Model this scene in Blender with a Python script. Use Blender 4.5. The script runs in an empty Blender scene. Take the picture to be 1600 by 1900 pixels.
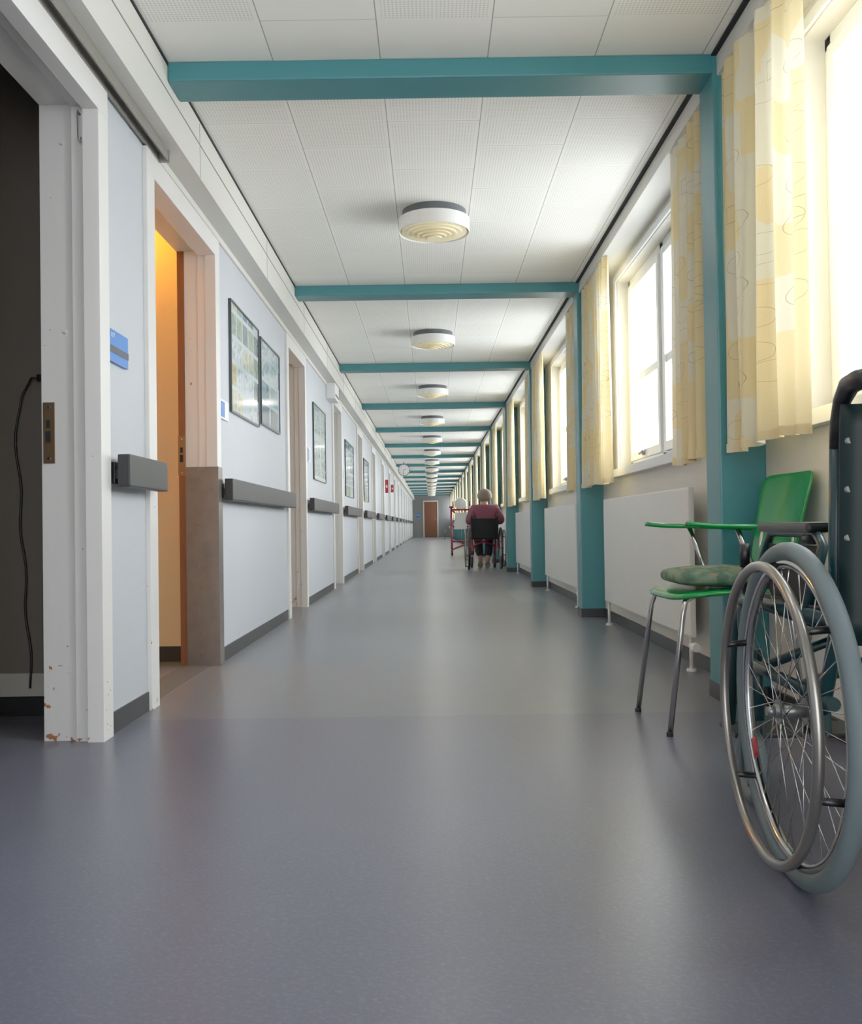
import bpy, bmesh, math, random
from mathutils import Vector, Matrix, Euler
random.seed(3)
K = 1700/1550.0
def D(d): return d*K
SC = bpy.context.scene
SC.view_settings.view_transform = 'Standard'
SC.view_settings.look = 'None'
SC.view_settings.gamma = 1.25
SC.view_settings.exposure = 0.5

def lin(c):
    return tuple(((v/255)/12.92 if v/255 <= .04045 else ((v/255+.055)/1.055)**2.4) for v in c)+(1.0,)

# ------------------------------------------------------------------ materials
class G:
    def __init__(s, name):
        s.m = bpy.data.materials.new(name); s.m.use_nodes = True
        s.nt = s.m.node_tree; s.p = s.nt.nodes['Principled BSDF']; s.out = s.nt.nodes['Material Output']
    def n(s, t, **kw):
        nd = s.nt.nodes.new(t)
        for k, v in kw.items(): setattr(nd, k, v)
        return nd
    def l(s, a, b): s.nt.links.new(a, b)
    def put(s, inp, v):
        if hasattr(v, 'is_output'): s.l(v, inp)
        else: inp.default_value = v
    def M(s, op, a, b=0.0, c=0.0):
        nd = s.n('ShaderNodeMath', operation=op)
        s.put(nd.inputs[0], a); s.put(nd.inputs[1], b); s.put(nd.inputs[2], c)
        return nd.outputs[0]
    def mix(s, f, a, b):
        nd = s.n('ShaderNodeMix', data_type='RGBA')
        s.put(nd.inputs[0], f); s.put(nd.inputs[6], a); s.put(nd.inputs[7], b)
        return nd.outputs[2]
    def xyz(s):
        tc = s.n('ShaderNodeTexCoord'); sp = s.n('ShaderNodeSeparateXYZ')
        s.l(tc.outputs['Object'], sp.inputs[0]); s.tc = tc
        return sp.outputs[0], sp.outputs[1], sp.outputs[2]
    def vec(s, x, y, z=0.0):
        nd = s.n('ShaderNodeCombineXYZ')
        s.put(nd.inputs[0], x); s.put(nd.inputs[1], y); s.put(nd.inputs[2], z)
        return nd.outputs[0]
    def noise(s, scale, vec=None, detail=3.0):
        nd = s.n('ShaderNodeTexNoise'); nd.inputs['Scale'].default_value = scale; nd.inputs['Detail'].default_value = detail
        if vec is not None: s.l(vec, nd.inputs['Vector'])
        return nd.outputs[0]
    def ramp(s, v, a, b):
        nd = s.n('ShaderNodeMapRange'); nd.clamp = True
        s.put(nd.inputs[0], v); nd.inputs[1].default_value = a; nd.inputs[2].default_value = b
        return nd.outputs[0]
    def bump(s, h, st, dist=.01):
        nd = s.n('ShaderNodeBump'); nd.inputs['Strength'].default_value = st; nd.inputs['Distance'].default_value = dist
        s.l(h, nd.inputs['Height']); s.l(nd.outputs[0], s.p.inputs['Normal'])
    def base(s, v): s.put(s.p.inputs['Base Color'], v)

def mat(name, c, rough=.5, metal=0, ns=6, na=.05, bs=0, bstr=.15, emit=0, emc=None, spec=.5):
    g = G(name); x, y, z = g.xyz(); c = lin(c)
    a = tuple(v*(1-na) for v in c[:3])+(1,); b = tuple(min(1, v*(1+na)) for v in c[:3])+(1,)
    g.base(g.mix(g.noise(ns, g.tc.outputs['Object']), a, b))
    g.p.inputs['Roughness'].default_value = rough; g.p.inputs['Metallic'].default_value = metal
    g.p.inputs['Specular IOR Level'].default_value = spec
    if bs: g.bump(g.noise(bs, g.tc.outputs['Object']), bstr, .003)
    if emit:
        g.p.inputs['Emission Color'].default_value = lin(emc or (255, 255, 255)); g.p.inputs['Emission Strength'].default_value = emit
    return g.m

def mat_frame():
    g = G('painted_frame'); x, y, z = g.xyz()
    n = g.noise(46, g.tc.outputs['Object'], 4); n2 = g.noise(9, g.vec(x, y, g.M('MULTIPLY', z, 2.5)), 2)
    low = g.M('SUBTRACT', 1.0, g.ramp(z, .05, .40))
    chip = g.M('GREATER_THAN', g.M('ADD', g.M('ADD', g.M('MULTIPLY', n, .6), g.M('MULTIPLY', n2, .4)), g.M('MULTIPLY', low, .085)), .69)
    g.base(g.mix(chip, g.mix(g.noise(3), lin((214, 211, 208)), lin((224, 222, 219))), lin((160, 100, 66))))
    g.p.inputs['Roughness'].default_value = .38
    return g.m

def mat_floor():
    g = G('linoleum'); x, y, z = g.xyz()
    far = g.M('GREATER_THAN', y, D(2.86))
    big = g.noise(1.3, g.tc.outputs['Object'], 3)
    s1 = g.noise(150, g.vec(g.M('MULTIPLY', x, .6), g.M('ADD', y, g.M('MULTIPLY', x, .3)), 0.0), 3)
    s2 = g.noise(190, g.vec(x, g.M('MULTIPLY', g.M('SUBTRACT', y, g.M('MULTIPLY', x, .5)), .6), 3.7), 3)
    mid = g.noise(9, g.tc.outputs['Object'], 3)
    near = g.mix(big, lin((80, 80, 95)), lin((89, 89, 104)))
    fa = g.mix(big, lin((92, 96, 103)), lin((103, 106, 112)))
    c = g.mix(far, near, fa)
    c = g.mix(g.M('MULTIPLY', g.ramp(s1, .50, .75), .24), c, lin((142, 141, 154)))
    c = g.mix(g.M('MULTIPLY', g.ramp(s2, .52, .76), .2), c, lin((138, 138, 150)))
    c = g.mix(g.M('MULTIPLY', g.ramp(mid, .4, .7), .12), c, lin((70, 70, 82)))
    seam = g.M('LESS_THAN', g.M('ABSOLUTE', g.M('SUBTRACT', y, D(2.86))), .003)
    c = g.mix(g.M('MULTIPLY', seam, .4), c, lin((66, 68, 70)))
    sc = g.M('MULTIPLY', g.ramp(g.M('ADD', x, g.M('MULTIPLY', g.noise(2.2, g.tc.outputs['Object']), .55)), -.45, -.85), far)
    sc = g.M('MULTIPLY', sc, g.ramp(g.noise(7, g.tc.outputs['Object'], 4), .4, .65))
    c = g.mix(g.M('MULTIPLY', sc, .35), c, lin((118, 96, 82)))
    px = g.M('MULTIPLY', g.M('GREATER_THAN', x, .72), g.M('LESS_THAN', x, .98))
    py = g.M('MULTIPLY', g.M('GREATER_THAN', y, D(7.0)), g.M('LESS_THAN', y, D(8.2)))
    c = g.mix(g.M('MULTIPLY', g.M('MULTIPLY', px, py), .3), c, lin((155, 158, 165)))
    g.base(c)
    g.p.inputs['Roughness'].default_value = .3
    return g.m

TW = .386; TL = D(2.81)/6.0; B0 = D(2.98); BS = D(2.81)
def mat_ceiling():
    g = G('ceiling_tiles'); x, y, z = g.xyz()
    v = g.M('DIVIDE', g.M('ADD', x, .93), TW); col = g.M('FLOOR', v)
    fv = g.M('SUBTRACT', v, col)
    par = g.M('ABSOLUTE', g.M('MODULO', col, 2.0))
    u = g.M('ADD', g.M('DIVIDE', g.M('SUBTRACT', y, B0), TL), g.M('MULTIPLY', par, .5))
    u = g.M('ADD', u, 60.0)
    row = g.M('FLOOR', u); fu = g.M('SUBTRACT', u, row)
    eu = g.M('MULTIPLY', g.M('MINIMUM', fu, g.M('SUBTRACT', 1.0, fu)), TL)
    ev = g.M('MULTIPLY', g.M('MINIMUM', fv, g.M('SUBTRACT', 1.0, fv)), TW)
    e = g.M('MINIMUM', eu, ev)
    joint = g.M('MAXIMUM', g.M('MULTIPLY', g.M('LESS_THAN', ev, .0020), .9), g.M('MULTIPLY', g.M('LESS_THAN', eu, .0016), .55))
    P = .0128
    a = g.M('SUBTRACT', g.M('FRACT', g.M('DIVIDE', eu, P)), .5); b = g.M('SUBTRACT', g.M('FRACT', g.M('DIVIDE', ev, P)), .5)
    dd = g.M('ADD', g.M('MULTIPLY', a, a), g.M('MULTIPLY', b, b))
    dot = g.M('LESS_THAN', dd, .05)
    t = g.M('FRACT', g.M('ADD', g.M('DIVIDE', g.M('SUBTRACT', y, B0), BS), 20.0))
    plain = g.M('MAXIMUM', g.M('GREATER_THAN', t, .917), g.M('MULTIPLY', g.M('MAXIMUM', g.M('LESS_THAN', t, .0835), g.M('GREATER_THAN', t, .75)), par))
    wn = g.n('ShaderNodeTexWhiteNoise', noise_dimensions='2D'); g.l(g.vec(row, col), wn.inputs['Vector'])
    tile = wn.outputs['Value']
    dotm = g.M('MULTIPLY', g.M('MULTIPLY', dot, g.M('GREATER_THAN', e, .018)), g.M('SUBTRACT', 1.0, plain))
    c = g.mix(tile, lin((242, 240, 231)), lin((248, 246, 239)))
    c = g.mix(g.M('MULTIPLY', dotm, .48), c, lin((146, 142, 128)))
    c = g.mix(joint, c, lin((150, 146, 132)))
    g.base(c); g.p.inputs['Roughness'].default_value = .6
    return g.m

def mat_curtain():
    g = G('curtain_cloth'); x, y, z = g.xyz()
    v = g.vec(y, g.M('MULTIPLY', z, .8))
    vo = g.n('ShaderNodeTexVoronoi', voronoi_dimensions='2D', distance='CHEBYCHEV'); vo.inputs['Scale'].default_value = 7.5; vo.inputs['Randomness'].default_value = .75
    g.l(v, vo.inputs['Vector'])
    sep = g.n('ShaderNodeSeparateColor'); g.l(vo.outputs['Color'], sep.inputs[0])
    patch = g.M('GREATER_THAN', sep.outputs[0], .45)
    sq = g.M('MULTIPLY', g.M('LESS_THAN', g.M('ABSOLUTE', g.M('SUBTRACT', vo.outputs['Distance'], .17)), .007), g.M('GREATER_THAN', sep.outputs[1], .85))
    vo2 = g.n('ShaderNodeTexVoronoi', voronoi_dimensions='2D'); vo2.inputs['Scale'].default_value = 4.4; vo2.inputs['Randomness'].default_value = .7
    g.l(g.vec(y, g.M('MULTIPLY', z, 2.1)), vo2.inputs['Vector'])
    sep2 = g.n('ShaderNodeSeparateColor'); g.l(vo2.outputs['Color'], sep2.inputs[0])
    ring = g.M('MULTIPLY', g.M('LESS_THAN', g.M('ABSOLUTE', g.M('SUBTRACT', vo2.outputs['Distance'], .31)), .006), g.M('GREATER_THAN', sep2.outputs[0], .35))
    ck = g.noise(240, g.vec(y, g.M('MULTIPLY', z, .4)), 2)
    pm = g.M('MULTIPLY', patch, g.M('ADD', .35, g.M('MULTIPLY', ck, .5)))
    c = g.mix(pm, lin((228, 220, 194)), lin((234, 205, 132)))
    c = g.mix(g.M('MULTIPLY', g.M('MAXIMUM', ring, sq), .55), c, lin((124, 98, 58)))
    g.base(c); g.p.inputs['Roughness'].default_value = .9; g.p.inputs['Specular IOR Level'].default_value = .1
    tr = g.n('ShaderNodeBsdfTranslucent'); g.l(c, tr.inputs[0])
    mx = g.n('ShaderNodeMixShader'); mx.inputs[0].default_value = .2
    g.l(g.p.outputs[0], mx.inputs[1]); g.l(tr.outputs[0], mx.inputs[2]); g.l(mx.outputs[0], g.out.inputs[0])
    return g.m

def mat_poster(name, cols, sc, bg, thresh=.35):
    g = G(name); x, y, z = g.xyz()
    u = g.M('MULTIPLY', y, sc[0]); v = g.M('MULTIPLY', z, sc[1])
    fu = g.M('FRACT', u); fv = g.M('FRACT', v)
    wn = g.n('ShaderNodeTexWhiteNoise', noise_dimensions='2D'); g.l(g.vec(g.M('FLOOR', u), g.M('FLOOR', v)), wn.inputs['Vector'])
    cr = g.n('ShaderNodeValToRGB'); cr.color_ramp.interpolation = 'CONSTANT'
    while len(cr.color_ramp.elements) < len(cols): cr.color_ramp.elements.new(.5)
    for i, c in enumerate(cols):
        cr.color_ramp.elements[i].position = i/len(cols); cr.color_ramp.elements[i].color = lin(c)
    g.l(wn.outputs['Value'], cr.inputs[0])
    pic = g.mix(g.M('MULTIPLY', g.ramp(g.noise(30, g.tc.outputs['Object'], 5), .4, .65), .6), cr.outputs[0], lin((50, 66, 74)))
    inside = g.M('MULTIPLY', g.M('MULTIPLY', g.M('GREATER_THAN', fu, .08), g.M('LESS_THAN', fu, .94)), g.M('MULTIPLY', g.M('GREATER_THAN', fv, .1), g.M('LESS_THAN', fv, .92)))
    inside = g.M('MULTIPLY', inside, g.M('GREATER_THAN', wn.outputs['Value'], thresh*.4))
    g.base(g.mix(g.M('MULTIPLY', inside, .85), lin(bg), pic)); g.p.inputs['Roughness'].default_value = .12
    return g.m

def mat_cushion():
    g = G('floral_cushion_cloth'); x, y, z = g.xyz()
    n = g.noise(24, g.tc.outputs['Object'], 3)
    vo = g.n('ShaderNodeTexVoronoi'); vo.inputs['Scale'].default_value = 15; g.l(g.tc.outputs['Object'], vo.inputs['Vector'])
    c = g.mix(g.ramp(n, .42, .58), lin((70, 100, 80)), lin((116, 134, 108)))
    c = g.mix(g.M('LESS_THAN', vo.outputs['Distance'], .2), c, lin((150, 114, 98)))
    g.base(c); g.p.inputs['Roughness'].default_value = .9
    return g.m

def mat_glass():
    g = G('window_glass'); x, y, z = g.xyz()
    tr = g.n('ShaderNodeBsdfTransparent'); gl = g.n('ShaderNodeBsdfGlossy'); gl.inputs['Roughness'].default_value = .02
    g.l(g.mix(g.noise(2), lin((250, 252, 252)), lin((255, 255, 255))), tr.inputs[0])
    mx = g.n('ShaderNodeMixShader'); mx.inputs[0].default_value = .05
    g.l(tr.outputs[0], mx.inputs[1]); g.l(gl.outputs[0], mx.inputs[2]); g.l(mx.outputs[0], g.out.inputs[0])
    return g.m

def mat_wood(name, c1, c2, rough=.4):
    g = G(name); x, y, z = g.xyz()
    n = g.noise(12, g.vec(g.M('MULTIPLY', x, 6), g.M('MULTIPLY', y, 6), g.M('MULTIPLY', z, .6)), 5)
    g.base(g.mix(n, lin(c1), lin(c2))); g.p.inputs['Roughness'].default_value = rough
    return g.m

M_frame = mat_frame(); M_floor = mat_floor(); M_ceil = mat_ceiling(); M_curt = mat_curtain(); M_glass = mat_glass(); M_cush = mat_cushion()
M_wallL = mat('wall_paint_blue_grey', (184, 188, 194), .55, bs=160, bstr=.35, na=.02)
M_panel = mat('upper_panel_paint', (210, 208, 200), .5, na=.02)
M_wallR = mat('wall_paint_cream', (218, 214, 203), .55, bs=120, bstr=.2, na=.03)
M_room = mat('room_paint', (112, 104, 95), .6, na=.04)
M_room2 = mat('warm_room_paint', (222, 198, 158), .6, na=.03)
M_teal = mat('teal_paint', (52, 122, 130), .38, na=.05, bs=90, bstr=.08)
M_base = mat('dark_skirting', (30, 30, 33), .45)
M_black = mat('black_gap', (10, 10, 10), .8)
M_rail = mat_wood('grey_stained_wood', (14, 13, 15), (30, 29, 31), .5)
M_winf = mat('window_paint', (224, 226, 226), .35, na=.01)
M_rad = mat('radiator_enamel', (216, 214, 207), .35, na=.02)
M_metal = mat('brushed_metal', (118, 112, 108), .38, .7, ns=14, na=.25)
M_brass = mat('latch_metal', (136, 108, 80), .35, .8)
M_chrome = mat('chrome', (185, 185, 185), .18, 1, na=.03)
M_hub = mat('hub_metal', (136, 136, 134), .35, .9, na=.05)
M_alu = mat('handrim_alloy', (146, 141, 135), .28, .9, na=.08)
M_tyre = mat('grey_tyre', (92, 105, 108), .6, bs=70, na=.05)
M_blackp = mat('black_plastic', (9, 9, 11), .4)
M_navy = mat('dark_backrest_vinyl', (2, 24, 25), .5, bs=40, spec=.3)
M_dteal = mat('dark_teal_tube', (3, 42, 46), .32, na=.04)
M_green = mat('green_plastic', (0, 134, 54), .2, na=.04)
M_blue = mat('sign_blue', (2, 112, 200), .35, na=.02)
M_dgrey = mat('sign_dark_grey', (26, 38, 60), .4)
M_white = mat('white_plastic', (230, 230, 228), .4, na=.01)
M_lampw = mat('lamp_enamel', (234, 233, 229), .4, na=.01)
M_lampg = mat('lamp_plate_grey', (84, 87, 92), .5)
M_louv = mat('lamp_louvre', (232, 222, 186), .4, na=.02, emit=.06, emc=(255, 230, 170))
M_diff = mat('lamp_diffuser', (150, 126, 76), .5, na=.02, emit=.05, emc=(255, 206, 110))
M_brown = mat_wood('brown_door_wood', (110, 58, 32), (140, 80, 44))
M_leaf = mat('door_leaf_paint', (190, 184, 174), .45)
M_mag = mat('magenta_tube', (146, 14, 54), .3)
M_red = mat('red_plastic', (176, 14, 18), .35)
M_pframe = mat('poster_frame_metal', (60, 66, 70), .3, .4)
M_dfab = mat('black_fabric', (10, 12, 16), .8, bs=60)
M_skin = mat('skin', (200, 148, 126), .55)
M_hair = mat('grey_blond_hair', (138, 124, 110), .8, ns=60, na=.2, bs=90, bstr=.6)
M_sweat = mat('mauve_knit', (130, 66, 82), .9, ns=50, na=.15, bs=120, bstr=.5)
M_trou = mat('grey_trousers', (46, 43, 46), .85)
M_shoe = mat('beige_shoe', (130, 114, 100), .7)
M_dtyre = mat('dark_tyre', (40, 42, 46), .6)
M_post1 = mat_poster('poster_print_photos', [(200, 178, 96), (74, 116, 156), (146, 164, 134), (200, 208, 212), (96, 114, 118), (208, 202, 166)], (6.5, 7.5), (186, 198, 204))
M_post2 = mat_poster('poster_print_landscape', [(88, 132, 152), (70, 104, 136), (194, 208, 212), (146, 170, 174), (70, 94, 106)], (3.2, 7.0), (182, 196, 204))
M_post3 = mat_poster('poster_print_pale', [(172, 188, 184), (152, 174, 174), (190, 202, 200), (168, 184, 186)], (2.0, 2.6), (182, 196, 194))

# ------------------------------------------------------------------ mesh builder
class MB:
    def __init__(s): s.bm = bmesh.new()
    def box(s, x0, x1, y0, y1, z0, z1, m=0, bev=0):
        r = bmesh.ops.create_cube(s.bm, size=1)
        for v in r['verts']:
            v.co = Vector(((x0+x1)/2+v.co.x*(x1-x0), (y0+y1)/2+v.co.y*(y1-y0), (z0+z1)/2+v.co.z*(z1-z0)))
        fs = set(f for v in r['verts'] for f in v.link_faces)
        for f in fs: f.material_index = m
        if bev:
            es = list(set(e for f in fs for e in f.edges))
            rr = bmesh.ops.bevel(s.bm, geom=es, offset=bev, segments=2, profile=.7, affect='EDGES')
            for f in rr['faces']: f.material_index = m
    def tube(s, pts, r, m=0, seg=10, closed=False, smooth=True, sc=None):
        pts = [Vector(p) for p in pts]; n = len(pts); rings = []
        up = None
        for i, p in enumerate(pts):
            if closed: t = (pts[(i+1) % n]-pts[i-1])
            else: t = pts[min(i+1, n-1)]-pts[max(i-1, 0)]
            t.normalize()
            if up is None:
                ref = Vector((0, 0, 1)) if abs(t.z) < .9 else Vector((1, 0, 0))
                if closed and abs(t.x) < 1e-3: ref = Vector((1, 0, 0))
                up = (ref-t*ref.dot(t)).normalized()
            else: up = (up-t*up.dot(t)).normalized()
            side = t.cross(up)
            rr = r[i] if isinstance(r, (list, tuple)) else r
            a = sc or (1, 1)
            rings.append([s.bm.verts.new(p+up*(math.cos(k*2*math.pi/seg)*rr*a[0])+side*(math.sin(k*2*math.pi/seg)*rr*a[1])) for k in range(seg)])
        for i in range(n if closed else n-1):
            A = rings[i]; B = rings[(i+1) % n]
            for k in range(seg):
                f = s.bm.faces.new((A[k], A[(k+1) % seg], B[(k+1) % seg], B[k])); f.smooth = smooth; f.material_index = m
        if not closed:
            for R in (rings[0][::-1], rings[-1]):
                f = s.bm.faces.new(R); f.material_index = m
    def ring(s, c, axis, R, r, m=0, segR=64, seg=12, sc=None):
        c = Vector(c); axis = Vector(axis).normalized()
        a = axis.orthogonal().normalized(); b = axis.cross(a)
        s.tube([c+a*math.cos(t*2*math.pi/segR)*R+b*math.sin(t*2*math.pi/segR)*R for t in range(segR)], r, m, seg, True, True, sc)
    def lathe(s, prof, c=(0, 0, 0), m=0, seg=48, axis='z'):
        rings = []
        for (r, h) in prof:
            R = []
            for k in range(seg):
                t = k*2*math.pi/seg
                p = (r*math.cos(t), r*math.sin(t), h)
                if axis == 'y': p = (p[0], p[2], p[1])
                if axis == 'x': p = (p[2], p[0], p[1])
                R.append(s.bm.verts.new(Vector(c)+Vector(p)))
            rings.append(R)
        for A, B in zip(rings, rings[1:]):
            for k in range(seg):
                f = s.bm.faces.new((A[k], A[(k+1) % seg], B[(k+1) % seg], B[k])); f.smooth = False; f.material_index = m
        for R in (rings[0], rings[-1]):
            if (R[0].co-R[seg//2].co).length > 1e-4:
                f = s.bm.faces.new(R); f.material_index = m
    def sheet(s, fn, nu, nv, m=0):
        V = [[s.bm.verts.new(fn(i/nu, j/nv)) for j in range(nv+1)] for i in range(nu+1)]
        for i in range(nu):
            for j in range(nv):
                f = s.bm.faces.new((V[i][j], V[i+1][j], V[i+1][j+1], V[i][j+1])); f.smooth = True; f.material_index = m
    def obj(s, name, mats, parent=None, label=None, category=None, group=None, kind=None, loc=(0, 0, 0), recalc=True):
        if recalc: bmesh.ops.recalc_face_normals(s.bm, faces=s.bm.faces)
        me = bpy.data.meshes.new(name); s.bm.to_mesh(me); s.bm.free()
        for mm in (mats if isinstance(mats, (list, tuple)) else [mats]): me.materials.append(mm)
        o = bpy.data.objects.new(name, me); SC.collection.objects.link(o); o.location = loc
        return tag(o, parent, label, category, group, kind)

def tag(o, parent=None, label=None, category=None, group=None, kind=None):
    if parent: o.parent = parent
    if label: o['label'] = label
    if category: o['category'] = category
    if group: o['group'] = group
    if kind: o['kind'] = kind
    return o
def empty(name, loc, label, category, group=None, parent=None, rot=None):
    e = bpy.data.objects.new(name, None); SC.collection.objects.link(e); e.location = loc; e.empty_display_size = .1
    if rot: e.rotation_euler = rot
    return tag(e, parent, label, category, group)
def kids(o): return [c for c in bpy.data.objects if c.parent == o]
def copy_tree(o, parent=None):
    c = o.copy(); SC.collection.objects.link(c)
    if parent: c.parent = parent
    for k in kids(o): copy_tree(k, c)
    return c
def solidify(o, t, off=0):
    md = o.modifiers.new('thick', 'SOLIDIFY'); md.thickness = t; md.offset = off
    return o
def text_mesh(body, size, mtl, parent, loc, rot, name='lettering'):
    cu = bpy.data.curves.new('txt', 'FONT'); cu.body = body; cu.size = size; cu.extrude = .0006; cu.align_x = 'CENTER'; cu.align_y = 'CENTER'
    t = bpy.data.objects.new('txt', cu); SC.collection.objects.link(t)
    dg = bpy.context.evaluated_depsgraph_get(); dg.update()
    me = bpy.data.meshes.new_from_object(t.evaluated_get(dg)); bpy.data.objects.remove(t)
    me.materials.clear(); me.materials.append(mtl)
    o = bpy.data.objects.new(name, me); SC.collection.objects.link(o); o.parent = parent; o.location = loc; o.rotation_euler = rot
    return o

XL = -1.028; XC = -.925; XR = 1.2; XCOL = 1.035; HC = 2.33; YB = -2.6; YE = D(46.5)
NB = 16
def beam_d(i): return 2.98+2.81*i

# ------------------------------------------------------------------ room shell
b = MB(); b.box(-3.4, 1.42, YB, YE+.2, -.1, 0); b.obj('floor', M_floor, kind='structure')
b = MB(); b.box(-1.22, 1.42, YB, YE+.2, HC, HC+.06); b.obj('ceiling', M_ceil, kind='structure')

doors = [(1.66, 2.6), (3.09, 4.0), (6.02, 6.82), (8.8, 9.6), (11.7, 12.5)]
d = 14.6
while d < 45: doors.append((d, d+.78)); d += 2.85
DT = 1.99
b = MB(); prev = YB/K
for (a, c) in doors:
    b.box(-1.2, XL, D(prev), D(a), 0, 2.1)
    b.box(-1.2, XL, D(a), D(c), DT+.004, 2.1)
    prev = c
b.box(-1.2, XL, D(prev), YE, 0, 2.1)
b.obj('wall_left', M_wallL, kind='structure')
b = MB(); b.box(-1.2, XC, YB, YE, 2.085, HC-.012, 0)
b.box(XC-.02, XC+.004, YB, YE, HC-.011, HC, 1)
y = D(.6)
while y < YE:
    b.box(XC-.002, XC+.0012, y, y+.003, 2.085, HC-.02, 2); y += D(1.4)
b.box(XC-.002, XC+.003, YB, YE, 2.22, 2.224, 2)
b.obj('trim_1', [M_panel, M_black, mat('panel_joint', (150, 145, 134), .6)], kind='structure')
b = MB(); b.box(XL-.02, XL+.012, YB, YE, 2.055, 2.086, 0, .004); b.obj('trim_2', M_panel, kind='structure')
b = MB(); prev = YB/K
for (a, c) in doors:
    if D(a)-.09 > D(prev)+.05: b.box(XL-.005, XL+.006, D(prev)+.05, D(a)-.09, 0, .068)
    prev = c
b.box(XL-.005, XL+.006, D(prev)+.05, YE, 0, .068)
b.obj('baseboard_left', M_base, kind='structure')

for i, (a, c) in enumerate(doors):
    b = MB(); A = D(a); C = D(c); xi = -1.207 if i == 0 else -1.170
    STEPS = ((xi, -1.10, .008, .0), (-1.103, -1.06, .020, .0), (-1.063, -1.012, .034, .0))
    for (x0, x1, off, _) in STEPS:
        b.box(x0, x1, C-off, C+.05, 0, DT-off, 0, .002)
        b.box(x0 if i == 0 else -1.207, x1, A-.085, A+.002+off*.1, 0, DT-off, 0, .002)
        b.box(x0 if i == 0 else min(x0, -1.10) if x0 > -1.11 else -1.207, x1, A-.085, C+.05, DT-off, DT+.055, 0, .002)
    mats = [M_frame, M_brown, M_leaf]
    if i == 1 or i == 2: b.box(-1.202, xi, C-.012, C+.05, 0, DT-.008, 1)
    if i >= 3:
        b.box(-1.2, -1.16, A, C, .01, DT, 2)
        b.box(-1.162, -1.13, A+.06, A+.08, 1.0, 1.02, 1)
    b.obj('door_%d' % (i+1), mats, kind='structure')

def shell(x0, x1, y0, y1, mt, nm, base=True):
    b = MB(); t = .04
    b.box(x0, x1, y1, y1+t, 0, HC, 0); b.box(x0, x1, y0-t, y0, 0, HC, 0)
    b.box(x0-t, x0, y0-t, y1+t, 0, HC, 0); b.box(x0-t, x1, y0-t, y1+t, HC, HC+t, 0)
    b.box(x1-.012, x1-.008, y0-t, y1+t, 2.05, HC, 0)
    if base:
        b.box(x0, x1, y1-.01, y1, 0, .07, 1); b.box(x0, x1, y1-.014, y1, .07, .15, 2)
    b.obj(nm, [mt, M_base, M_leaf], kind='structure')
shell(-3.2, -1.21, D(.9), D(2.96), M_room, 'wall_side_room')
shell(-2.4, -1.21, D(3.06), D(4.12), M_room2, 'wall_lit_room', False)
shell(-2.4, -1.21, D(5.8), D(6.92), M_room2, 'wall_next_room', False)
b = MB(); b.box(-2.4, -1.21, D(4.12)-.012, D(4.12)-.0, 0, .075); b.obj('baseboard_lit_room', M_base, kind='structure')
b = MB(); b.box(XL-.16, XL-.02, D(3.09), D(4.0), 0, .003); b.obj('trim_3', mat_wood('threshold_wood', (76, 75, 78), (94, 93, 96)), kind='structure')

e = empty('kick_plate', (-1.09, D(4.0)-.036, 0), 'scratched brushed metal protection plate on the door frame', 'kick plate')
b = MB(); b.box(-.074, .083, -.003, .001, .002, .945, 0, .0008); b.box(.079, .083, 0, .08, .002, .945, 0, .0008)
b.obj('plate', M_metal, e)
for k in range(9):
    b = MB(); zz = .05+k*.105; b.lathe([(.0045, 0), (.003, -.003)], (-.012, -.003, zz), seg=10, axis='y')
    b.obj('rivet', M_chrome, e)

def strike(loc, nm='strike_plate'):
    e = empty(nm, loc, 'metal door latch plate with keyhole on the white door frame', 'latch plate', 'door latch plates')
    b = MB(); b.box(-.018, .018, -.003, .0, -.095, .095, 0, .001); b.obj('plate', M_brass, e)
    b = MB(); b.box(-.010, .006, -.0045, -.002, -.03, .005, 0); b.box(-.008, .004, -.0045, -.002, .015, .04, 0); b.obj('latch_hole', M_black, e)
    for zz in (-.08, .08):
        b = MB(); b.lathe([(.006, 0), (.004, -.003)], (0, -.003, zz), seg=12, axis='y'); b.obj('screw', M_chrome, e)
strike((-1.183, D(2.6)-.0085, .955)); strike((-1.186, D(4.0)-.0125, 1.0))
for (xx, zz) in ((-1.135, 1.86), (-1.13, 1.27), (-1.125, .215)):
    b = MB(); b.lathe([(.008, .003), (.006, -.003)], (0, 0, 0), seg=14, axis='y')
    b.obj('screw_cap', M_frame, loc=(xx, D(2.6)-.009, zz), label='small white painted screw cap on the door frame', category='screw cap', group='screw caps on the door frame')
b = MB(); b.tube([(0, 0, .045), (0, -.012, .05), (0, -.016, .04), (0, -.012, -.03), (.004, -.02, -.045), (.008, -.012, -.05), (.006, -.004, -.03)], .0018, 0, 8)
b.tube([(0, .006, .045), (0, -.006, .045)], .004, 0, 8)
b.obj('door_hook', M_metal, loc=(-1.075, D(2.6)-.024, 1.90), label='thin wire hook screwed to the white door frame', category='hook')

b = MB(); b.box(-.02, .02, D(1.2)-D(3.15), 0, 0, .012, 0, .001); b.box(-.02, -.014, D(1.2)-D(3.15), 0, -.028, 0, 0, .001); b.box(.014, .02, D(1.2)-D(3.15), 0, -.028, 0, 0, .001); b.box(-.024, .024, -.012, 0, -.032, .014, 0, .001)
b.obj('sliding_track', mat('track_metal', (140, 136, 128), .4, .4), loc=(XL+.034, D(3.15), 2.0715), label='grey metal sliding rail fixed above the doorway', category='track')

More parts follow.
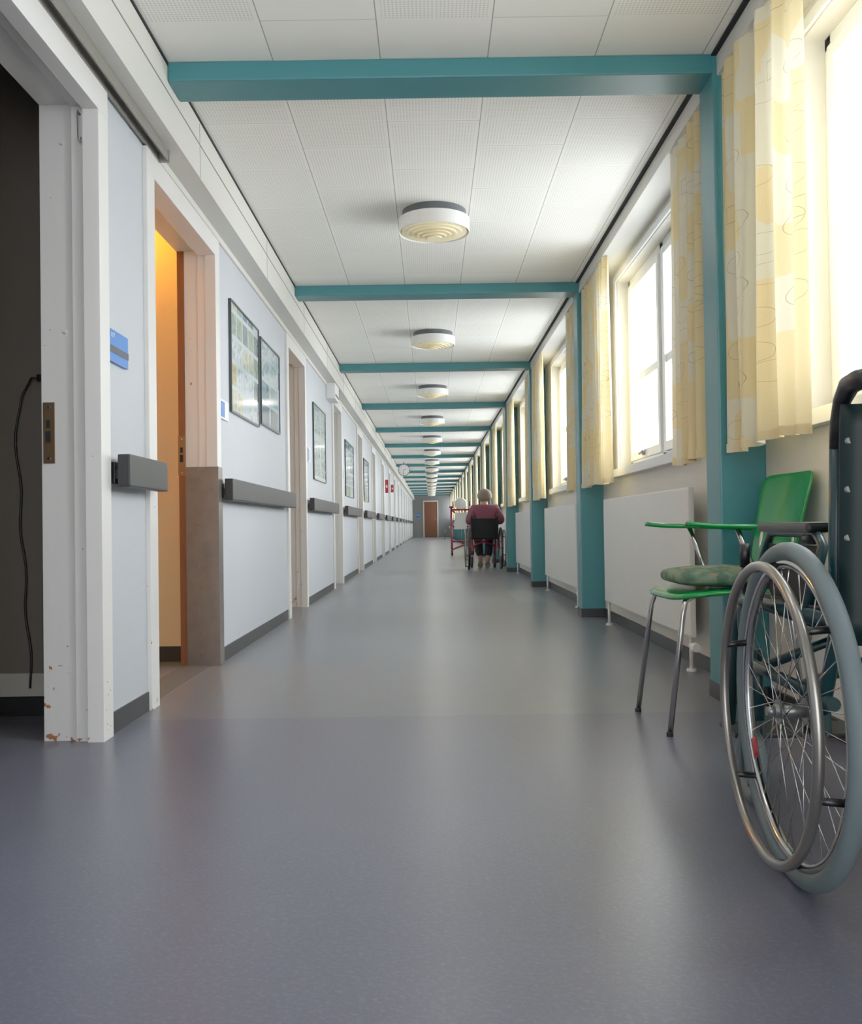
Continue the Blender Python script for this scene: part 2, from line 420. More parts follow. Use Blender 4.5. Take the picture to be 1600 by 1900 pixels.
b = MB(); pts = []
for k in range(26):
    t = k/25; z = 1.17*(1-t)+.10*t
    pts.append((-.03-.035*math.sin(min(t*9, math.pi/2*1.0))+.055*t+.006*math.sin(t*23), 0, z))
pts = [(.03, 0, 1.19), (.0, 0, 1.19)]+pts[1:]
b.tube(pts, .0042, 0, 8); b.box(.02, .05, -.010, .010, 1.178, 1.202, 0, .003)
b.obj('power_cable', M_blackp, loc=(-1.40, D(2.96)-.026, 0), label='thin black power cable hanging down the room wall', category='cable')

# ---------------- right wall
b = MB(); Z0, Z1 = .98, 2.17
prev = YB; wins = []
for i in range(-1, NB):
    sh = .17 if i == -1 else 0
    w0 = D(beam_d(i)+.77+sh); w1 = D(beam_d(i)+2.29+sh)
    b.box(XR, XR+.2, prev, w0, 0, HC); b.box(XR, XR+.2, w0, w1, 0, Z0); b.box(XR, XR+.2, w0, w1, Z1, HC)
    prev = w1; wins.append((w0, w1))
b.box(XR, XR+.2, prev, YE, 0, HC)
b.obj('wall_right', M_wallR, kind='structure')
b = MB(); b.box(XR-.012, XR, YB, YE, 0, .06); b.obj('baseboard_right', M_base, kind='structure')
b = MB()
prevb = YB
for i in range(NB+1):
    y1 = D(beam_d(i)) if i < NB else YE
    b.box(XCOL+.015, XR, prevb, y1, 2.25, HC, 0, .002); prevb = D(beam_d(i)+.15)
b.box(XCOL-.004, XCOL+.016, YB, YE, HC-.008, HC-.001, 1)
b.obj('trim_4', [M_panel, M_black], kind='structure')
me_cache = {}
for n, (w0, w1) in enumerate(wins):
    L = w1-w0
    if 'w' not in me_cache:
        b = MB(); h = Z1-Z0; q0 = .004
        # casing laid on the wall, set back slightly from the reveal edge
        b.box(-.014, -.001, -.054, -q0, -.05, h+.044, 0, .003); b.box(-.014, -.001, L+q0, L+.054, -.05, h+.044, 0, .003)
        b.box(-.014, -.001, -q0, L+q0, h+q0, h+.044, 0, .003)
        b.box(-.05, -.001, -.06, L+.06, -.045, .004, 0, .002); b.box(-.003, .075, .002, L-.002, .0005, .004, 0)
        X0, X1 = .07, .14
        for (ya, yb) in ((.001, .045), (L-.045, L-.001), (L/2-.035, L/2+.035)): b.box(X0, X1, ya, yb, .001, h-.001, 0, .003)
        b.box(X0, X1, .001, L-.001, .001, .05, 0, .003); b.box(X0, X1, .001, L-.001, h-.045, h-.001, 0, .003)
        for (ya, yb) in ((.047, L/2-.037), (L/2+.037, L-.047)):
            for (p, q) in ((ya, ya+.045), (yb-.045, yb)): b.box(X0-.014, X1-.02, p, q, .052, h-.047, 0, .003)
            b.box(X0-.013, X1-.021, ya+.002, yb-.002, .053, .10, 0, .003); b.box(X0-.013, X1-.021, ya+.002, yb-.002, h-.09, h-.048, 0, .003)
            b.box(X0-.006, X1-.03, ya+.002, yb-.002, .52, .565, 0, .003)
            b.box(.095, .099, ya+.02, yb-.02, .07, h-.06, 1)
            b.tube([(X0-.03, (ya+yb)/2-.05, .085), (X0-.035, (ya+yb)/2+.05, .075)], .006, 2, 8); b.box(X0-.03, X0-.01, (ya+yb)/2-.012, (ya+yb)/2+.012, .065, .095, 2)
        o = b.obj('window_%d' % (n+1), [M_winf, M_glass, M_metal], kind='structure', loc=(XR, w0, Z0)); me_cache['w'] = o.data
    else:
        o = bpy.data.objects.new('window_%d' % (n+1), me_cache['w']); SC.collection.objects.link(o); o.location = (XR, w0, Z0); o['kind'] = 'structure'

b = MB(); b.box(-1.2, 1.4, YE, YE+.1, 0, HC); b.obj('wall_end', mat('end_wall_paint', (128, 128, 128), .5), kind='structure')
b = MB(); b.box(-.42, -.36, -.03, 0, 0, 2.02, 0, .005); b.box(.36, .42, -.03, 0, 0, 2.02, 0, .005); b.box(-.42, .42, -.03, 0, 1.96, 2.04, 0, .005)
b.box(-.36, .36, -.015, 0, .005, 1.96, 1); b.tube([(.29, -.05, 1.0), (.2, -.05, 1.0)], .01, 2, 8); b.tube([(.29, -.05, 1.0), (.29, 0, 1.0)], .008, 2, 8)
b.obj('door_end', [M_frame, M_brown, M_chrome], kind='structure', loc=(-.02, YE, 0))

# ------------------------------------------------------------------ beams, columns
b = MB(); b.box(XC+.002, XCOL+.003, 0, .15*K, -.07, -.0005, 0, .006)
b0 = b.obj('ceiling_beam', M_teal, loc=(0, D(beam_d(0)), HC), label='teal painted beam crossing under the white ceiling', category='beam', group='teal ceiling beams')
b = MB(); b.box(0, XR-XCOL, 0, .15*K, .0, HC-.001, 0, .006); b.box(-.004, XR-XCOL, -.004, .15*K+.004, .0, .06, 1, .002)
c0 = b.obj('wall_column', [M_teal, M_base], loc=(XCOL, D(beam_d(0)), 0), label='teal painted column standing against the window wall', category='column', group='teal wall columns')
for i in [-1]+list(range(1, NB)):
    for o in (b0, c0):
        c = o.copy(); SC.collection.objects.link(c); c.location.y = D(beam_d(i))

# ------------------------------------------------------------------ lamps
lamp0 = e = empty('ceiling_lamp', (.04, D(beam_d(0)+1.48), HC), 'round white ceiling lamp with cream concentric louvre rings', 'ceiling lamp', 'round ceiling lamps')
b = MB(); b.lathe([(.172, 0), (.172, -.042)]); b.obj('ceiling_plate', M_lampg, e)
b = MB(); b.lathe([(.176, -.04), (.19, -.042), (.191, -.108), (.187, -.112), (.183, -.108), (.181, -.048)], seg=64); b.obj('lamp_shade', M_lampw, e)
b = MB(); b.lathe([(.178, -.06), (.10, -.068), (.02, -.074)], seg=48); b.obj('diffuser', M_diff, e)
for k, R in enumerate((.163, .136, .109, .082, .055, .028)):
    b = MB(); zz = -.108-.007*k; b.lathe([(R, zz), (R+.012, zz), (R+.004, zz+.03), (R, zz+.03), (R, zz)], seg=48); b.obj('louvre_ring', M_louv, e)
for i in range(1, NB-1):
    c = copy_tree(e); c.location.y = D(beam_d(i)+1.48)

# ------------------------------------------------------------------ curtains
def curtain(y0, y1, seed, amp=.026, wave=.11, xc=1.068):
    rnd = random.Random(seed); L = y1-y0; nf = L/wave; ph = [rnd.uniform(0, 6.28) for _ in range(4)]
    def fn(u, v):
        a = amp*(.6+.4*(1-v))*(.75+.35*math.sin(u*5+ph[2])); warp = u+.03*math.sin(u*7+ph[1])+.012*math.sin(v*3+ph[2]+u*14)
        x = a*math.sin(2*math.pi*nf*warp+ph[0])+.2*a*math.sin(2*math.pi*nf*2.1*u+ph[3]+v*2.4)
        y = y0+L*(.5+(u-.5)*(1-.03*v))+.008*math.sin(2*math.pi*nf*u*1.0+1.2)
        return Vector((x, y-y0, -1.355+1.355*v+.008*math.sin(u*7+ph[1])*(1-v)))
    b = MB(); b.sheet(fn, max(40, int(nf*16)), 26); b.sheet(lambda u, v: fn(u, v*.022)+Vector((-.003, 0, 0)), max(40, int(nf*16)), 1)
    return b.obj('curtain', M_curt, loc=(xc, y0, 2.249), label='cream and yellow patterned cotton curtain hanging beside a window', category='curtain', group='patterned window curtains', recalc=False)
curtain(D(2.29), D(2.965), 1, .025, .14, 1.055)
curtain(D(beam_d(0)+.2), D(beam_d(0)+.66), 2)
curtain(D(beam_d(0)+1.98), D(beam_d(0)+2.79), 3)
ca = curtain(D(beam_d(1)+.2), D(beam_d(1)+.66), 5, .028)
cb = curtain(D(beam_d(1)+2.0), D(beam_d(1)+2.79), 6)
for i in range(2, NB-1):
    for o in (ca, cb):
        c = o.copy(); SC.collection.objects.link(c); c.location.y = o.location.y+(i-1)*BS

# ------------------------------------------------------------------ radiators
e = empty('radiator', (1.165, D(beam_d(0)+.62), 0), 'flat cream panel radiator mounted under the window', 'radiator', 'panel radiators under the windows')
L = D(1.78)
b = MB(); b.box(-.055, -.030, 0, L, .15, .80, 0, .008)
b.obj('panel', M_rad, e)
for yy in (.25, L-.25):
    b = MB(); b.box(-.031, .034, yy, yy+.04, .2, .75, 0); b.obj('wall_bracket', M_rad, e)
for yy in (.05, L-.06):
    b = MB(); b.tube([(-.04, yy, .165), (-.04, yy, .0)], .009, 0, 10); b.lathe([(.022, .0), (.02, .012)], (-.04, yy, 0), 0, 16)
    b.obj('pipe', M_rad, e)
b = MB(); b.tube([(-.04, .05, .11), (-.04, -.005, .11)], .013, 0, 12); b.tube([(-.04, 0, .11), (-.04, -.035, .11)], [.022, .018], 0, 16); b.obj('valve', M_white, e, label='white and brass radiator valve')
for i in range(1, NB-1):
    c = copy_tree(e); c.location.y = D(beam_d(i)+.62)

# ------------------------------------------------------------------ handrails
prev = doors[0][1]
for i, (a, c) in enumerate(doors[1:]+[(46.3, 47)]):
    y0 = D(prev)+(.03 if i else .055); y1 = D(a)-.12
    if i == 0: y1 = D(3.03)
    e = empty('handrail', (XL, y0, 0), 'dark grey wooden handrail board fixed along the corridor wall', 'handrail', 'wall handrails'); L = y1-y0
    b = MB(); b.box(.034, .075, 0, L, .787, .892, 0, .006); b.obj('rail', M_rail, e)
    for yy in (.06, L-.1):
        b = MB(); b.box(0, .012, yy-.02, yy+.02, .80, .87, 0, .002); b.box(0.01, .036, yy-.012, yy+.012, .815, .845, 0, .002); b.obj('bracket', M_blackp, e)
    prev = c

# ------------------------------------------------------------------ signs and posters on wall
RW = (math.radians(90), 0, math.radians(90))
e = empty('room_sign', (XL, D(2.6)+.052, 1.192), 'blue room sign with a dark grey strip and the number L17', 'sign')
b = MB(); b.box(0, .012, 0, D(.17), 0, .105, 0, .002); b.obj('panel', M_blue, e)
b = MB(); b.box(.011, .0135, 0.001, D(.17)-.001, .03, .052, 0); b.obj('strip', M_dgrey, e)
text_mesh('L17', .022, M_white, e, (.0128, .035, .086), RW)
def small_sign(d, z, w=.2, h=.1, lab='small white and blue door sign on the wall'):
    e = empty('door_sign', (XL, D(d), z), lab, 'sign', 'small door signs')
    b = MB(); b.box(0, .01, 0, w, 0, h, 0, .001); b.obj('panel', M_white, e)
    b = MB(); b.box(.009, .012, .004, w*.45, .01, h-.01, 0); b.obj('strip', M_blue, e)
small_sign(4.07, 1.19, .17, .095); small_sign(6.98, 1.2, .12, .12); small_sign(9.75, 1.2, .12, .12)
def poster(d0, d1, z0, z1, m, lab):
    e = empty('framed_poster', (XL, D(d0), z0), lab, 'poster', 'framed wall posters'); L = D(d1)-D(d0); H = z1-z0; t = .010
    b = MB(); b.box(0, .016, 0, L, 0, t, 0, .002); b.box(0, .016, 0, L, H-t, H, 0, .002); b.box(0, .016, 0, t, t, H-t, 0, .002); b.box(0, .016, L-t, L, t, H-t, 0, .002); b.obj('frame', M_pframe, e)
    b = MB(); b.box(0.002, .009, t*.8, L-t*.8, t*.8, H-t*.8, 0); b.obj('print', m, e)
poster(4.28, 4.98, 1.25, 1.835, M_post1, 'dark framed poster with a grid of small photos')
poster(5.04, 5.66, 1.28, 1.81, M_post2, 'dark framed poster with blue-green landscape photos')
poster(7.3, 8.12, 1.07, 1.75, M_post3, 'framed pale green map poster behind glass')
poster(10.0, 11.05, 1.02, 1.70, M_post2, 'tall framed picture with blue-green photos')
poster(12.75, 13.7, 1.04, 1.70, M_post2, 'framed picture with blue-green photos near a door')
e = empty('wall_box', (XL, D(8.3), 1.93), 'small white electrical box mounted high on the wall', 'electrical box')
b = MB(); b.box(0, .09, 0, D(.35), 0, .2, 0, .01); b.obj('body', M_white, e)
b = MB(); b.box(.088, .094, .04, D(.35)-.04, .03, .05, 0); b.obj('vent', M_lampg, e)
for (d, z, h) in ((18.9, 1.55, .3), (21.6, 1.62, .2)):
    e = empty('fire_sign', (XL, D(d), z-h/2), 'small red fire alarm sign projecting from the wall', 'fire sign', 'red fire signs')
    b = MB(); b.box(0, .07, 0, .012, 0, h, 0, .002); b.obj('panel', M_red, e)
    b = MB(); b.box(.02, .05, -.002, .0, h*.4, h*.6, 0); b.obj('symbol', M_white, e)
e = empty('wall_clock', (-.70, D(22), 2.12), 'round white double-sided clock on a bracket from the ceiling', 'clock')
b = MB(); b.ring((0, 0, 0), (0, 1, 0), .145, .012); b.obj('rim', M_lampg, e)
b = MB(); b.lathe([(.142, -.025), (.142, .025)], axis='y'); b.obj('face', M_white, e)
b = MB()
for k in range(12):
    t = k*math.pi/6; b.tube([(.105*math.sin(t), -.027, .105*math.cos(t)), (.13*math.sin(t), -.027, .13*math.cos(t))], .005, 0, 6)
b.obj('hour_marks', M_blackp, e)
for (t, l, nm) in ((math.radians(62), .07, 'hour_hand'), (math.radians(186), .11, 'minute_hand')):
    b = MB(); b.tube([(0, -.03, 0), (l*math.sin(t), -.03, l*math.cos(t))], .005, 0, 6); b.obj(nm, M_blackp, e)
b = MB(); b.tube([(0, 0, .15), (0, 0, .209)], .012, 0, 10); b.obj('bracket', M_lampg, e)
e = empty('wall_sign', (-.72, YE-.012, 1.1), 'small blue sign on the grey end wall', 'sign')
b = MB(); b.box(-.1, .1, 0, .012, 0, .22, 0, .002); b.obj('panel', M_blue, e); b = MB(); b.box(-.08, .08, -.002, 0, .12, .15, 0); b.obj('strip', M_white, e)

# ------------------------------------------------------------------ wheelchair
def wheelchair(loc, rot, label, mf, m_back, footrest=True, top=.86, by=-.09, ax=.155, mty=None):
    e = empty('wheelchair', loc, label, 'wheelchair', rot=rot)
    hw = .188; mty = mty or M_tyre
    b = MB()
    for s in (-1, 1):
        x = s*hw; xa = s*ax
        b.tube([(x, 0, .27), (x, by*.5, .36), (x, by, .46), (x, by-.005, .6), (x, by-.02, top-.06)], .0125, 0, 12)
        b.tube([(x, by*.8, .33), (x, .38, .33), (x, .44, .35), (x, .46, .42), (x, .46, .48)], .0125, 0, 12)
        b.tube([(x, by, .475), (x, .40, .475), (x, .455, .465), (x, .50, .41), (x, .58, .16)], .0125, 0, 12)
        b.tube([(x, .05, .475), (xa, .05, .60), (xa, .08, .625), (xa, .34, .625), (xa, .37, .60), (x, .40, .47)], .010, 0, 12)
        b.tube([(x, .0, .305), (s*.21, 0, .305)], .02, 0, 12)
        b.box(x-.012, x+.012, -.03, .03, .27, .345, 0, .004)
        b.tube([(x*.9, .42, .20), (x*.9, .42, .36)], .014, 0, 12)
        b.box(min(x*.9, x), max(x*.9, x), .405, .435, .30, .36, 0, .003)
    b.tube([(-hw, .1, .33), (hw, .1, .47)], .011, 0, 10); b.tube([(hw, .1, .33), (-hw, .1, .47)], .011, 0, 10)
    b.tube([(-hw, .34, .33), (hw, .34, .47)], .011, 0, 10); b.tube([(hw, .34, .33), (-hw, .34, .47)], .011, 0, 10)
    b.obj('frame', mf, e)
    b = MB(); b.sheet(lambda u, v: Vector((-hw+2*hw*u, by+.01+(.42-by)*v, .487-.02*math.sin(math.pi*u))), 12, 6); solidify(b.obj('seat', M_dfab, e), .012)
    b = MB(); b.sheet(lambda u, v: Vector((-.195+.39*u, by-.022-.03*v-.03*math.sin(math.pi*u), .44+(top-.46)*v)), 14, 10); solidify(b.obj('backrest', m_back, e), .024)
    for s in (-1, 1):
        x = s*hw; xa = s*ax
        b = MB(); b.box(xa-.022, xa+.022, .07, .375, .625, .646, 0, .008); b.tube([(xa, .09, .615), (xa, .13, .615)], .012, 0, 10); b.obj('armrest', M_blackp, e)
        b = MB(); b.box(xa-.002, xa+.002, .06, .36, .45, .6, 0, .0008); b.obj('side_guard', M_dfab, e)
        zt = top+.012
        b = MB(); b.tube([(x, by-.018, top-.09), (x, by-.026, top-.045), (x, by-.045, top-.012), (x, by-.075, zt-.003), (x, by-.11, zt), (x, by-.17, zt-.005)], [.0125, .013, .0145, .017, .017, .016], 0, 14)
        b.obj('push_handle', M_blackp, e)
        for zz in (.62, .70, .78):
            if zz > top-.05: continue
            b = MB(); b.lathe([(.008, 0), (.008, -.003), (.005, -.005)], (x+s*-.004, by-.0365-.075*(zz-.5), zz), seg=12, axis='y'); b.obj('bolt', M_hub, e)
        b = MB(); b.tube([(x+s*.012, .36, .47), (x+s*.03, .34, .50), (x+s*.03, .33, .58)], .006, 0, 8); b.tube([(x+s*.0, .35, .475), (x+s*.03, .30, .47)], .008, 0, 8); b.tube([(x+s*.03, .33, .55), (x+s*.03, .325, .60)], .011, 0, 10); b.obj('brake_lever', M_blackp, e)
        w = empty('wheel', (s*.235, 0, .305), None, None, parent=e)
        b = MB(); b.ring((0, 0, 0), (1, 0, 0), .289, .0165, 0, 96, 14); b.obj('tyre', mty, w)
        b = MB(); b.ring((0, 0, 0), (1, 0, 0), .267, .0105, 0, 96, 10, None); b.obj('rim', M_chrome, w)
        b = MB(); b.ring((s*.05, 0, 0), (1, 0, 0), .262, .0092, 0, 96, 12); b.obj('handrim', M_alu, w)
        for k in range(6):
            t = k*math.pi/3+.35; cy, cz = math.cos(t), math.sin(t)
            b = MB(); b.tube([(s*.004, .266*cy, .266*cz), (s*.03, .262*cy, .262*cz), (s*.05, .258*cy, .258*cz)], .0065, 0, 8); b.obj('handrim_tab', M_blackp, w)
        b = MB(); b.tube([(-s*.032, 0, 0), (s*.032, 0, 0)], .012, 0, 20); b.lathe([(.023, -.025), (.023, -.022)], (0, 0, 0), 0, 24, 'x'); b.lathe([(.023, .022), (.023, .025)], (0, 0, 0), 0, 24, 'x'); b.tube([(s*.03, 0, 0), (s*.046, 0, 0)], [.010, .008], 0, 16)
        b.obj('hub', M_hub, w)
        NS = 36
        for k in range(NS):
            t = k*2*math.pi/NS; side = -.024 if k % 2 else .024; tw = t+(.95 if (k//2) % 2 else -.95)
            b = MB(); b.tube([(side, .021*math.cos(tw), .021*math.sin(tw)), (0, .262*math.cos(t), .262*math.sin(t))], .0011, 0, 6); b.obj('spoke', M_chrome, w)
        cw = empty('caster', (s*.172, .44, 0), None, None, parent=e)
        b = MB(); b.ring((0, .02, .0875), (1, 0, 0), .07, .0175, 0, 40, 12); b.obj('tyre', mty, cw)
        b = MB(); b.tube([(-.015, .02, .0875), (.015, .02, .0875)], .02, 0, 16)
        for k in range(5):
            t = k*2*math.pi/5; b.tube([(0, .02, .0875), (0, .02+.06*math.cos(t), .0875+.06*math.sin(t))], .007, 0, 8)
        b.obj('hub', M_blackp, cw)
        b = MB(); b.box(-.028, -.022, .01, .03, .07, .20, 0, .001); b.box(.022, .028, .01, .03, .07, .20, 0, .001); b.box(-.028, .028, -.025, .03, .195, .205, 0, .001); b.obj('fork', mf, cw)
        if footrest:
            b = MB(); b.box(min(x, x-s*.16), max(x, x-s*.16), .54, .68, .13, .142, 0, .004); b.obj('footrest', M_blackp, e)
    return e
wc = wheelchair((.882, 1.65, 0), (0, 0, math.radians(-2.6)), 'parked wheelchair with dark teal frame, grey tyres and chrome handrims', M_dteal, M_navy)
w0 = [k for k in kids(wc) if k.name.startswith('wheel') and k.location.x < 0][0]
b = MB(); b.sheet(lambda u, v: Vector((-.010, (.208+.03*v)*math.cos(math.radians(325+10*u)), (.208+.03*v)*math.sin(math.radians(325+10*u)))), 3, 3)
solidify(b.obj('spoke_tag', M_red, w0, label='red printed spoke tag'), .002)

wc2 = wheelchair((.775, 13.35, 0), (0, 0, 0), 'wheelchair with magenta frame and black backrest carrying a person', M_mag, M_dfab, footrest=False, top=.76, by=-.03, ax=.19, mty=M_dtyre)

# ------------------------------------------------------------------ green armchair
e = empty('armchair', (.93, 2.98, 0), 'green plastic armchair with chrome legs standing against the window wall', 'chair', 'green chairs', rot=(0, 0, math.radians(2)))
def rsq(u, v, hx, hy, p=4.5):
    t = u*2*math.pi; c, s = math.cos(t), math.sin(t)
    k = (abs(c)**p+abs(s)**p)**(-1/p); return (c*k*v*hx, s*k*v*hy)
def seat_fn(u, v):
    x, y = rsq(u, v, .205, .215)
    return Vector((x+.01, y, .448-.016*(1-v*v)-(.02*max(0, -x/.2)**3)+.035*max(0, x/.2)**4-.012*(v**10)))
b = MB(); b.sheet(seat_fn, 48, 10); bmesh.ops.remove_doubles(b.bm, verts=b.bm.verts, dist=.0005); solidify(b.obj('seat', M_green, e), .009, -1)
def back_fn(u, v):
    y, z = rsq(u, v, .195, .15, 9.0)
    y *= 1-.16*(.15-z)/.3
    return Vector((.190+.072*(z+.15)/.3+.03*(1-(y/.205)**2)-.03, y, .655+z))
b = MB(); b.sheet(back_fn, 72, 10); bmesh.ops.remove_doubles(b.bm, verts=b.bm.verts, dist=.0005)
o = b.obj('backrest', M_green, e); solidify(o, .007, 0); bv = o.modifiers.new('edge', 'BEVEL'); bv.width = .0015; bv.segments = 2; bv.limit_method = 'ANGLE'
for s in (-1, 1):
    for (xb, xt) in ((-.222, -.16), (.20, .15)):
        yb = s*.185
        b = MB(); b.tube([(xb, yb, .004), (xt-(.012 if xb < 0 else -.012), s*.175, .37), (xt, s*.165, .408), (xt*.75, s*.15, .425), (0, s*.14, .428)], .0088, 0, 12); b.lathe([(.0105, 0), (.0105, .012), (.0088, .014)], (xb, yb, 0), 1, 14)
        b.obj('leg', [M_chrome, M_blackp], e)
    b = MB(); b.tube([(.06, s*.16, .428), (.04, s*.215, .45), (.02, s*.225, .52), (-.02, s*.228, .632)], .008, 0, 10); b.obj('arm_support', M_chrome, e)
    def arm(u, v, s=s):
        x = -.17+.36*u; w = .021+.008*math.sin(math.pi*min(1, u*1.2)); return Vector((x, s*(.228-.012*u)+(v-.5)*2*w, .637+.004*math.sin(u*3)-.012*u+(.010*(1-u)**6)-.004*(abs(v-.5)*2)**2))
    b = MB(); b.sheet(arm, 20, 6); solidify(b.obj('armrest', M_green, e), .012, 0)
b = MB(); b.tube([(.15, -.16, .41), (.185, -.15, .47), (.200, -.12, .62)], .008, 0, 10); b.tube([(.15, .16, .41), (.185, .15, .47), (.200, .12, .62)], .008, 0, 10); b.tube([(0, -.15, .425), (0, .15, .425)], .009, 0, 10); b.tube([(.15, -.16, .41), (.15, .16, .41)], .008, 0, 10)
b.obj('chair_frame', M_chrome, e)
far = copy_tree(e); far.location = (.825, D(38.0), 0)
b = MB()
def cu(u, v, top=1):
    x, y = rsq(u, math.sin(v*math.pi/2), .175, .185, 3.5)
    return Vector((x, y, top*.032*(math.cos(v*math.pi/2)**.6 if v < 1 else 0)+.003*math.sin(x*40)*math.sin(y*36)*(1-v)))
b.sheet(lambda u, v: cu(u, v, 1), 48, 10); b.sheet(lambda u, v: cu(u, v, -1), 48, 10); bmesh.ops.remove_doubles(b.bm, verts=b.bm.verts, dist=.0005)
b.obj('seat_cushion', M_cush, loc=(.936, 2.98, .4735), label='flat green floral cushion lying on the green armchair', category='cushion')

# ------------------------------------------------------------------ person
def skin_obj(name, verts, edges, radii, m, parent, sub=2, label=None):
    me = bpy.data.meshes.new('tmp'); me.from_pydata(verts, edges, []); o = bpy.data.objects.new('tmp', me); SC.collection.objects.link(o)
    o.modifiers.new('s', 'SKIN')
    for i, r in enumerate(radii):
        sv = me.skin_vertices[0].data[i]; sv.radius = (r, r) if not isinstance(r, tuple) else r; sv.use_root = (i == 0)
    md = o.modifiers.new('b', 'SUBSURF'); md.levels = sub; md.render_levels = sub
    dg = bpy.context.evaluated_depsgraph_get(); dg.update()
    nm = bpy.data.meshes.new_from_object(o.evaluated_get(dg)); bpy.data.objects.remove(o)
    nm.materials.clear(); nm.materials.append(m)
    for p in nm.polygons: p.use_smooth = True; p.material_index = 0
    r = bpy.data.objects.new(name, nm); SC.collection.objects.link(r); r.parent = parent
    if label: r['label'] = label
    return r
pe = empty('person', (.79, 13.35, 0), 'seated person with grey-blond hair and mauve sweater, facing away', 'person')
V = [(0, .13, .585), (0, .10, .70), (0, .09, .83), (0, .11, .93), (0, .13, .975), (0, .15, 1.03), (0, .15, 1.09), (0, .14, 1.135)]
Rr = [.115, .115, .12, .055, .045, (.068, .08), (.075, .09), (.05, .06)]
E = [(i, i+1) for i in range(7)]
def add(p, r, par): V.append(p); Rr.append(r); E.append((par, len(V)-1)); return len(V)-1
for s in (-1, 1):
    sh = add((s*.15, .09, .88), .055, 2); el = add((s*.24, .07, .70), .042, sh); wr = add((s*.21, .29, .69), .028, el); pa = add((s*.203, .35, .685), (.02, .032), wr)
    for k in range(4):
        ox = (k-1.5)*.019; l = (.062, .074, .07, .055)[k]
        f1 = add((s*.203+ox, .385, .686), .009, pa); f2 = add((s*.203+ox*1.1, .385+l*.6, .678), .008, f1); add((s*.203+ox*1.1, .385+l, .665), .007, f2)
    t1 = add((s*.203-s*.033, .345, .684), .010, pa); add((s*.203-s*.045, .375, .68), .008, t1)
    hp = add((s*.085, .17, .575), .085, 0); kn = add((s*.10, .50, .54), .058, hp); an = add((s*.055, .46, .12), .036, kn); add((s*.055, .57, .045), .032, an)
add((0, .235, 1.045), .014, 5)
body = skin_obj('body', V, E, Rr, M_skin, pe)
for s in (-1, 1):
    b = MB(); b.lathe([(.0, -.008), (.008, -.004), (.009, 0), (.007, .005)], (s*.03, .232, 1.075), 0, 12, 'y'); b.obj('eye', M_blackp, pe)
skin_obj('sweater', [(0, .13, .60), (0, .10, .71), (0, .09, .85), (0, .105, .93), (.15, .09, .883), (.24, .07, .70), (.212, .27, .69), (-.15, .09, .883), (-.24, .07, .70), (-.212, .27, .69)],
         [(0, 1), (1, 2), (2, 3), (2, 4), (4, 5), (5, 6), (2, 7), (7, 8), (8, 9)], [.145, .155, .16, .085, .085, .064, .045, .085, .064, .045], M_sweat, pe, label='mauve knitted sweater')
skin_obj('trousers', [(0, .15, .575), (.09, .19, .58), (.10, .5, .545), (.06, .465, .16), (-.09, .19, .58), (-.10, .5, .545), (-.06, .465, .16)], [(0, 1), (1, 2), (2, 3), (0, 4), (4, 5), (5, 6)], [.1, .095, .075, .06, .095, .075, .06], M_trou, pe)
for s in (-1, 1):
    skin_obj('shoe', [(s*.055, .42, .05), (s*.055, .52, .045), (s*.058, .62, .04)], [(0, 1), (1, 2)], [(.045, .05), (.045, .045), (.035, .035)], M_shoe, pe)
skin_obj('hair', [(0, .095, .985), (0, .105, 1.05), (0, .115, 1.11), (0, .15, 1.155)], [(0, 1), (1, 2), (2, 3)], [(.09, .07), (.122, .10), (.116, .11), (.078, .085)], M_hair, pe, label='short grey-blond hair')

# ------------------------------------------------------------------ walker
e = empty('walking_frame', (.66, 19.7, 0), 'magenta forearm walking frame with white pads and small wheels', 'walking frame')
b = MB()
for s in (-1, 1):
    x = s*.22
    b.tube([(x, -.3, .12), (x, .3, .12)], .022, 0, 10); b.tube([(x, .15, .12), (x, .1, .6), (x, .05, 1.0)], .022, 0, 10); b.tube([(x, -.25, .14), (x, .08, .62)], .018, 0, 10); b.tube([(x, .05, 1.0), (x, -.2, 1.02)], .02, 0, 10)
b.tube([(-.22, .15, .3), (.22, .15, .3)], .02, 0, 10); b.tube([(-.22, .1, .62), (.22, .1, .62)], .02, 0, 10); b.tube([(-.22, .05, .98), (.22, .05, .98)], .02, 0, 10)
b.tube([(-.22, -.28, .13), (.22, .15, .3)], .018, 0, 10); b.tube([(.22, .1, .62), (-.22, .05, .98)], .016, 0, 10)
b.obj('frame', M_mag, e)
for s in (-1, 1):
    b = MB(); b.box(s*.22-.05, s*.22+.05, -.25, .08, 1.015, 1.055, 0, .015); b.obj('arm_pad', M_mag if s < 0 else M_white, e)
    b = MB(); b.tube([(s*.18, .09, 1.03), (s*.18, .09, 1.16)], .018, 0, 10); b.obj('hand_grip', M_blackp, e)
    for yy in (-.28, .28):
        b = MB(); b.ring((s*.22, yy, .06), (1, 0, 0), .042, .018, 0, 24, 8); b.tube([(s*.22-.012, yy, .06), (s*.22+.012, yy, .06)], .03, 0, 12); b.box(s*.22-.004, s*.22+.004, yy-.01, yy+.01, .06, .125); b.obj('caster', M_blackp, e)
b = MB(); b.lathe([(.02, -.02), (.12, -.012), (.13, 0), (.12, .012), (.02, .02)], (-.02, .05, 1.11), 0, 28, 'y'); b.box(-.03, -.01, .04, .06, .97, 1.03); b.obj('tray_disc', M_white, e)
b = MB(); b.sheet(lambda u, v: Vector((-.17+.27*u+.03*v, -.05-.03*math.sin(math.pi*u)*(1-v*.6), .56+.36*v)), 10, 8); b.sheet(lambda u, v: Vector((-.17+.27*u+.03*v, -.03+.05*math.sin(math.pi*u)*(1-v*.6), .56+.36*v)), 10, 8); b.obj('bag', M_white, e, label='white plastic bag')
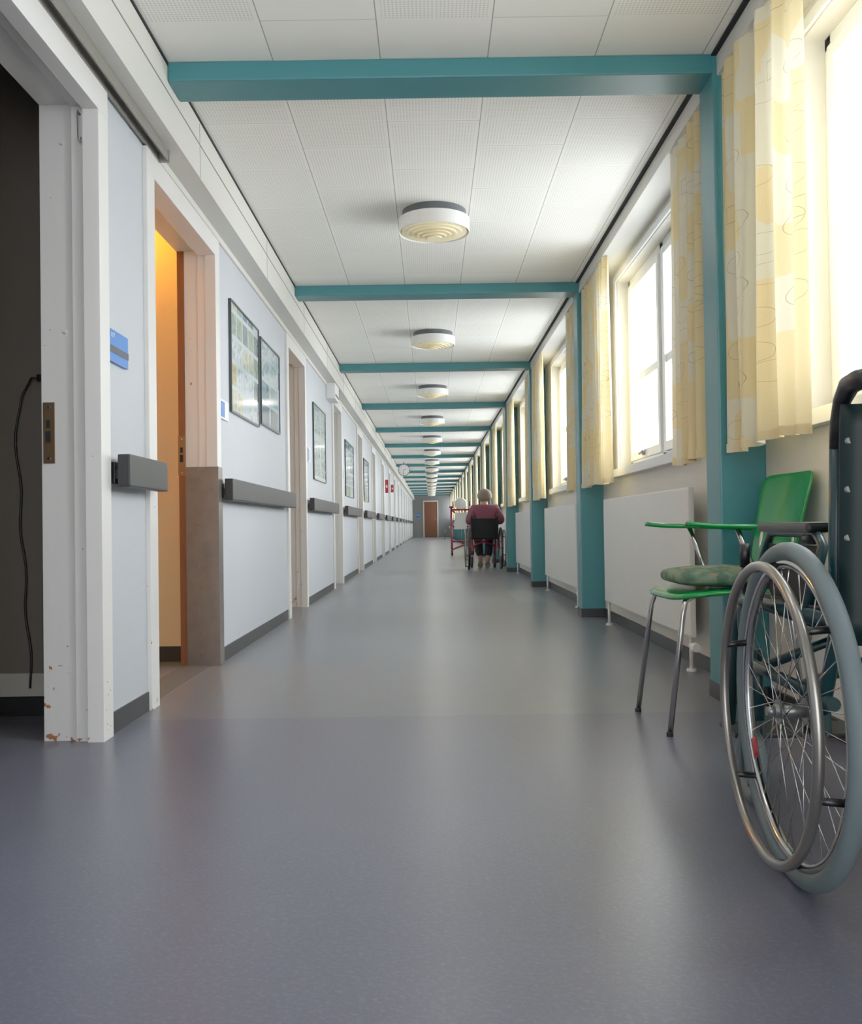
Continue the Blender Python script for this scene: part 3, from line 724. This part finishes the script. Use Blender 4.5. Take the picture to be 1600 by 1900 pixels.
# ------------------------------------------------------------------ lights
for n, (w0, w1) in enumerate(wins):
    la = bpy.data.lights.new('sky_light', 'AREA'); la.shape = 'RECTANGLE'; la.size = 1.9; la.size_y = 1.7; la.energy = 88; la.color = (.93, .97, 1)
    o = bpy.data.objects.new('sky_light', la); SC.collection.objects.link(o); o.location = (XR+.8, (w0+w1)/2, 1.85)
    o.rotation_euler = Vector((-1, 0, -.18)).to_track_quat('-Z', 'Y').to_euler()
for (x, y, z, en, col) in ((-1.6, D(4.04), 2.12, 11, (1, .46, .04)), (-1.6, D(6.84), 2.1, 2.5, (1, .6, .25))):
    la = bpy.data.lights.new('room_lamp', 'POINT'); la.energy = en; la.color = col; la.shadow_soft_size = .05
    o = bpy.data.objects.new('room_lamp', la); SC.collection.objects.link(o); o.location = (x, y, z)
for i in range(-1, NB-1):
    la = bpy.data.lights.new('lamp_bulb', 'AREA'); la.shape = 'DISK'; la.size = .3; la.energy = 1.5; la.color = (1, .95, .86)
    o = bpy.data.objects.new('lamp_bulb', la); SC.collection.objects.link(o); o.location = (.04, D(beam_d(i)+1.48), HC-.165)
W = bpy.data.worlds.new('sky'); SC.world = W; W.use_nodes = True
nt = W.node_tree; bg = nt.nodes['Background']
tc = nt.nodes.new('ShaderNodeTexCoord'); sp = nt.nodes.new('ShaderNodeSeparateXYZ'); mr = nt.nodes.new('ShaderNodeMapRange')
nt.links.new(tc.outputs['Generated'], sp.inputs[0]); nt.links.new(sp.outputs[2], mr.inputs[0])
mr.inputs[1].default_value = -.12; mr.inputs[2].default_value = .08; mr.inputs[3].default_value = 2.8; mr.inputs[4].default_value = 3.3
bg.inputs[0].default_value = (.93, .97, 1, 1); nt.links.new(mr.outputs[0], bg.inputs[1])

# ------------------------------------------------------------------ camera
cd = bpy.data.cameras.new('camera'); cd.sensor_fit = 'VERTICAL'; cd.sensor_height = 36; cd.lens = 36*1700/1900; cd.clip_end = 200
cam = bpy.data.objects.new('camera', cd); SC.collection.objects.link(cam); cam.location = (0, 0, .65)
R = Matrix.Rotation(math.radians(90)+math.atan(25/1700), 4, 'X') @ Matrix.Rotation(math.radians(-.85), 4, 'Z')
cam.rotation_euler = R.to_euler(); SC.camera = cam
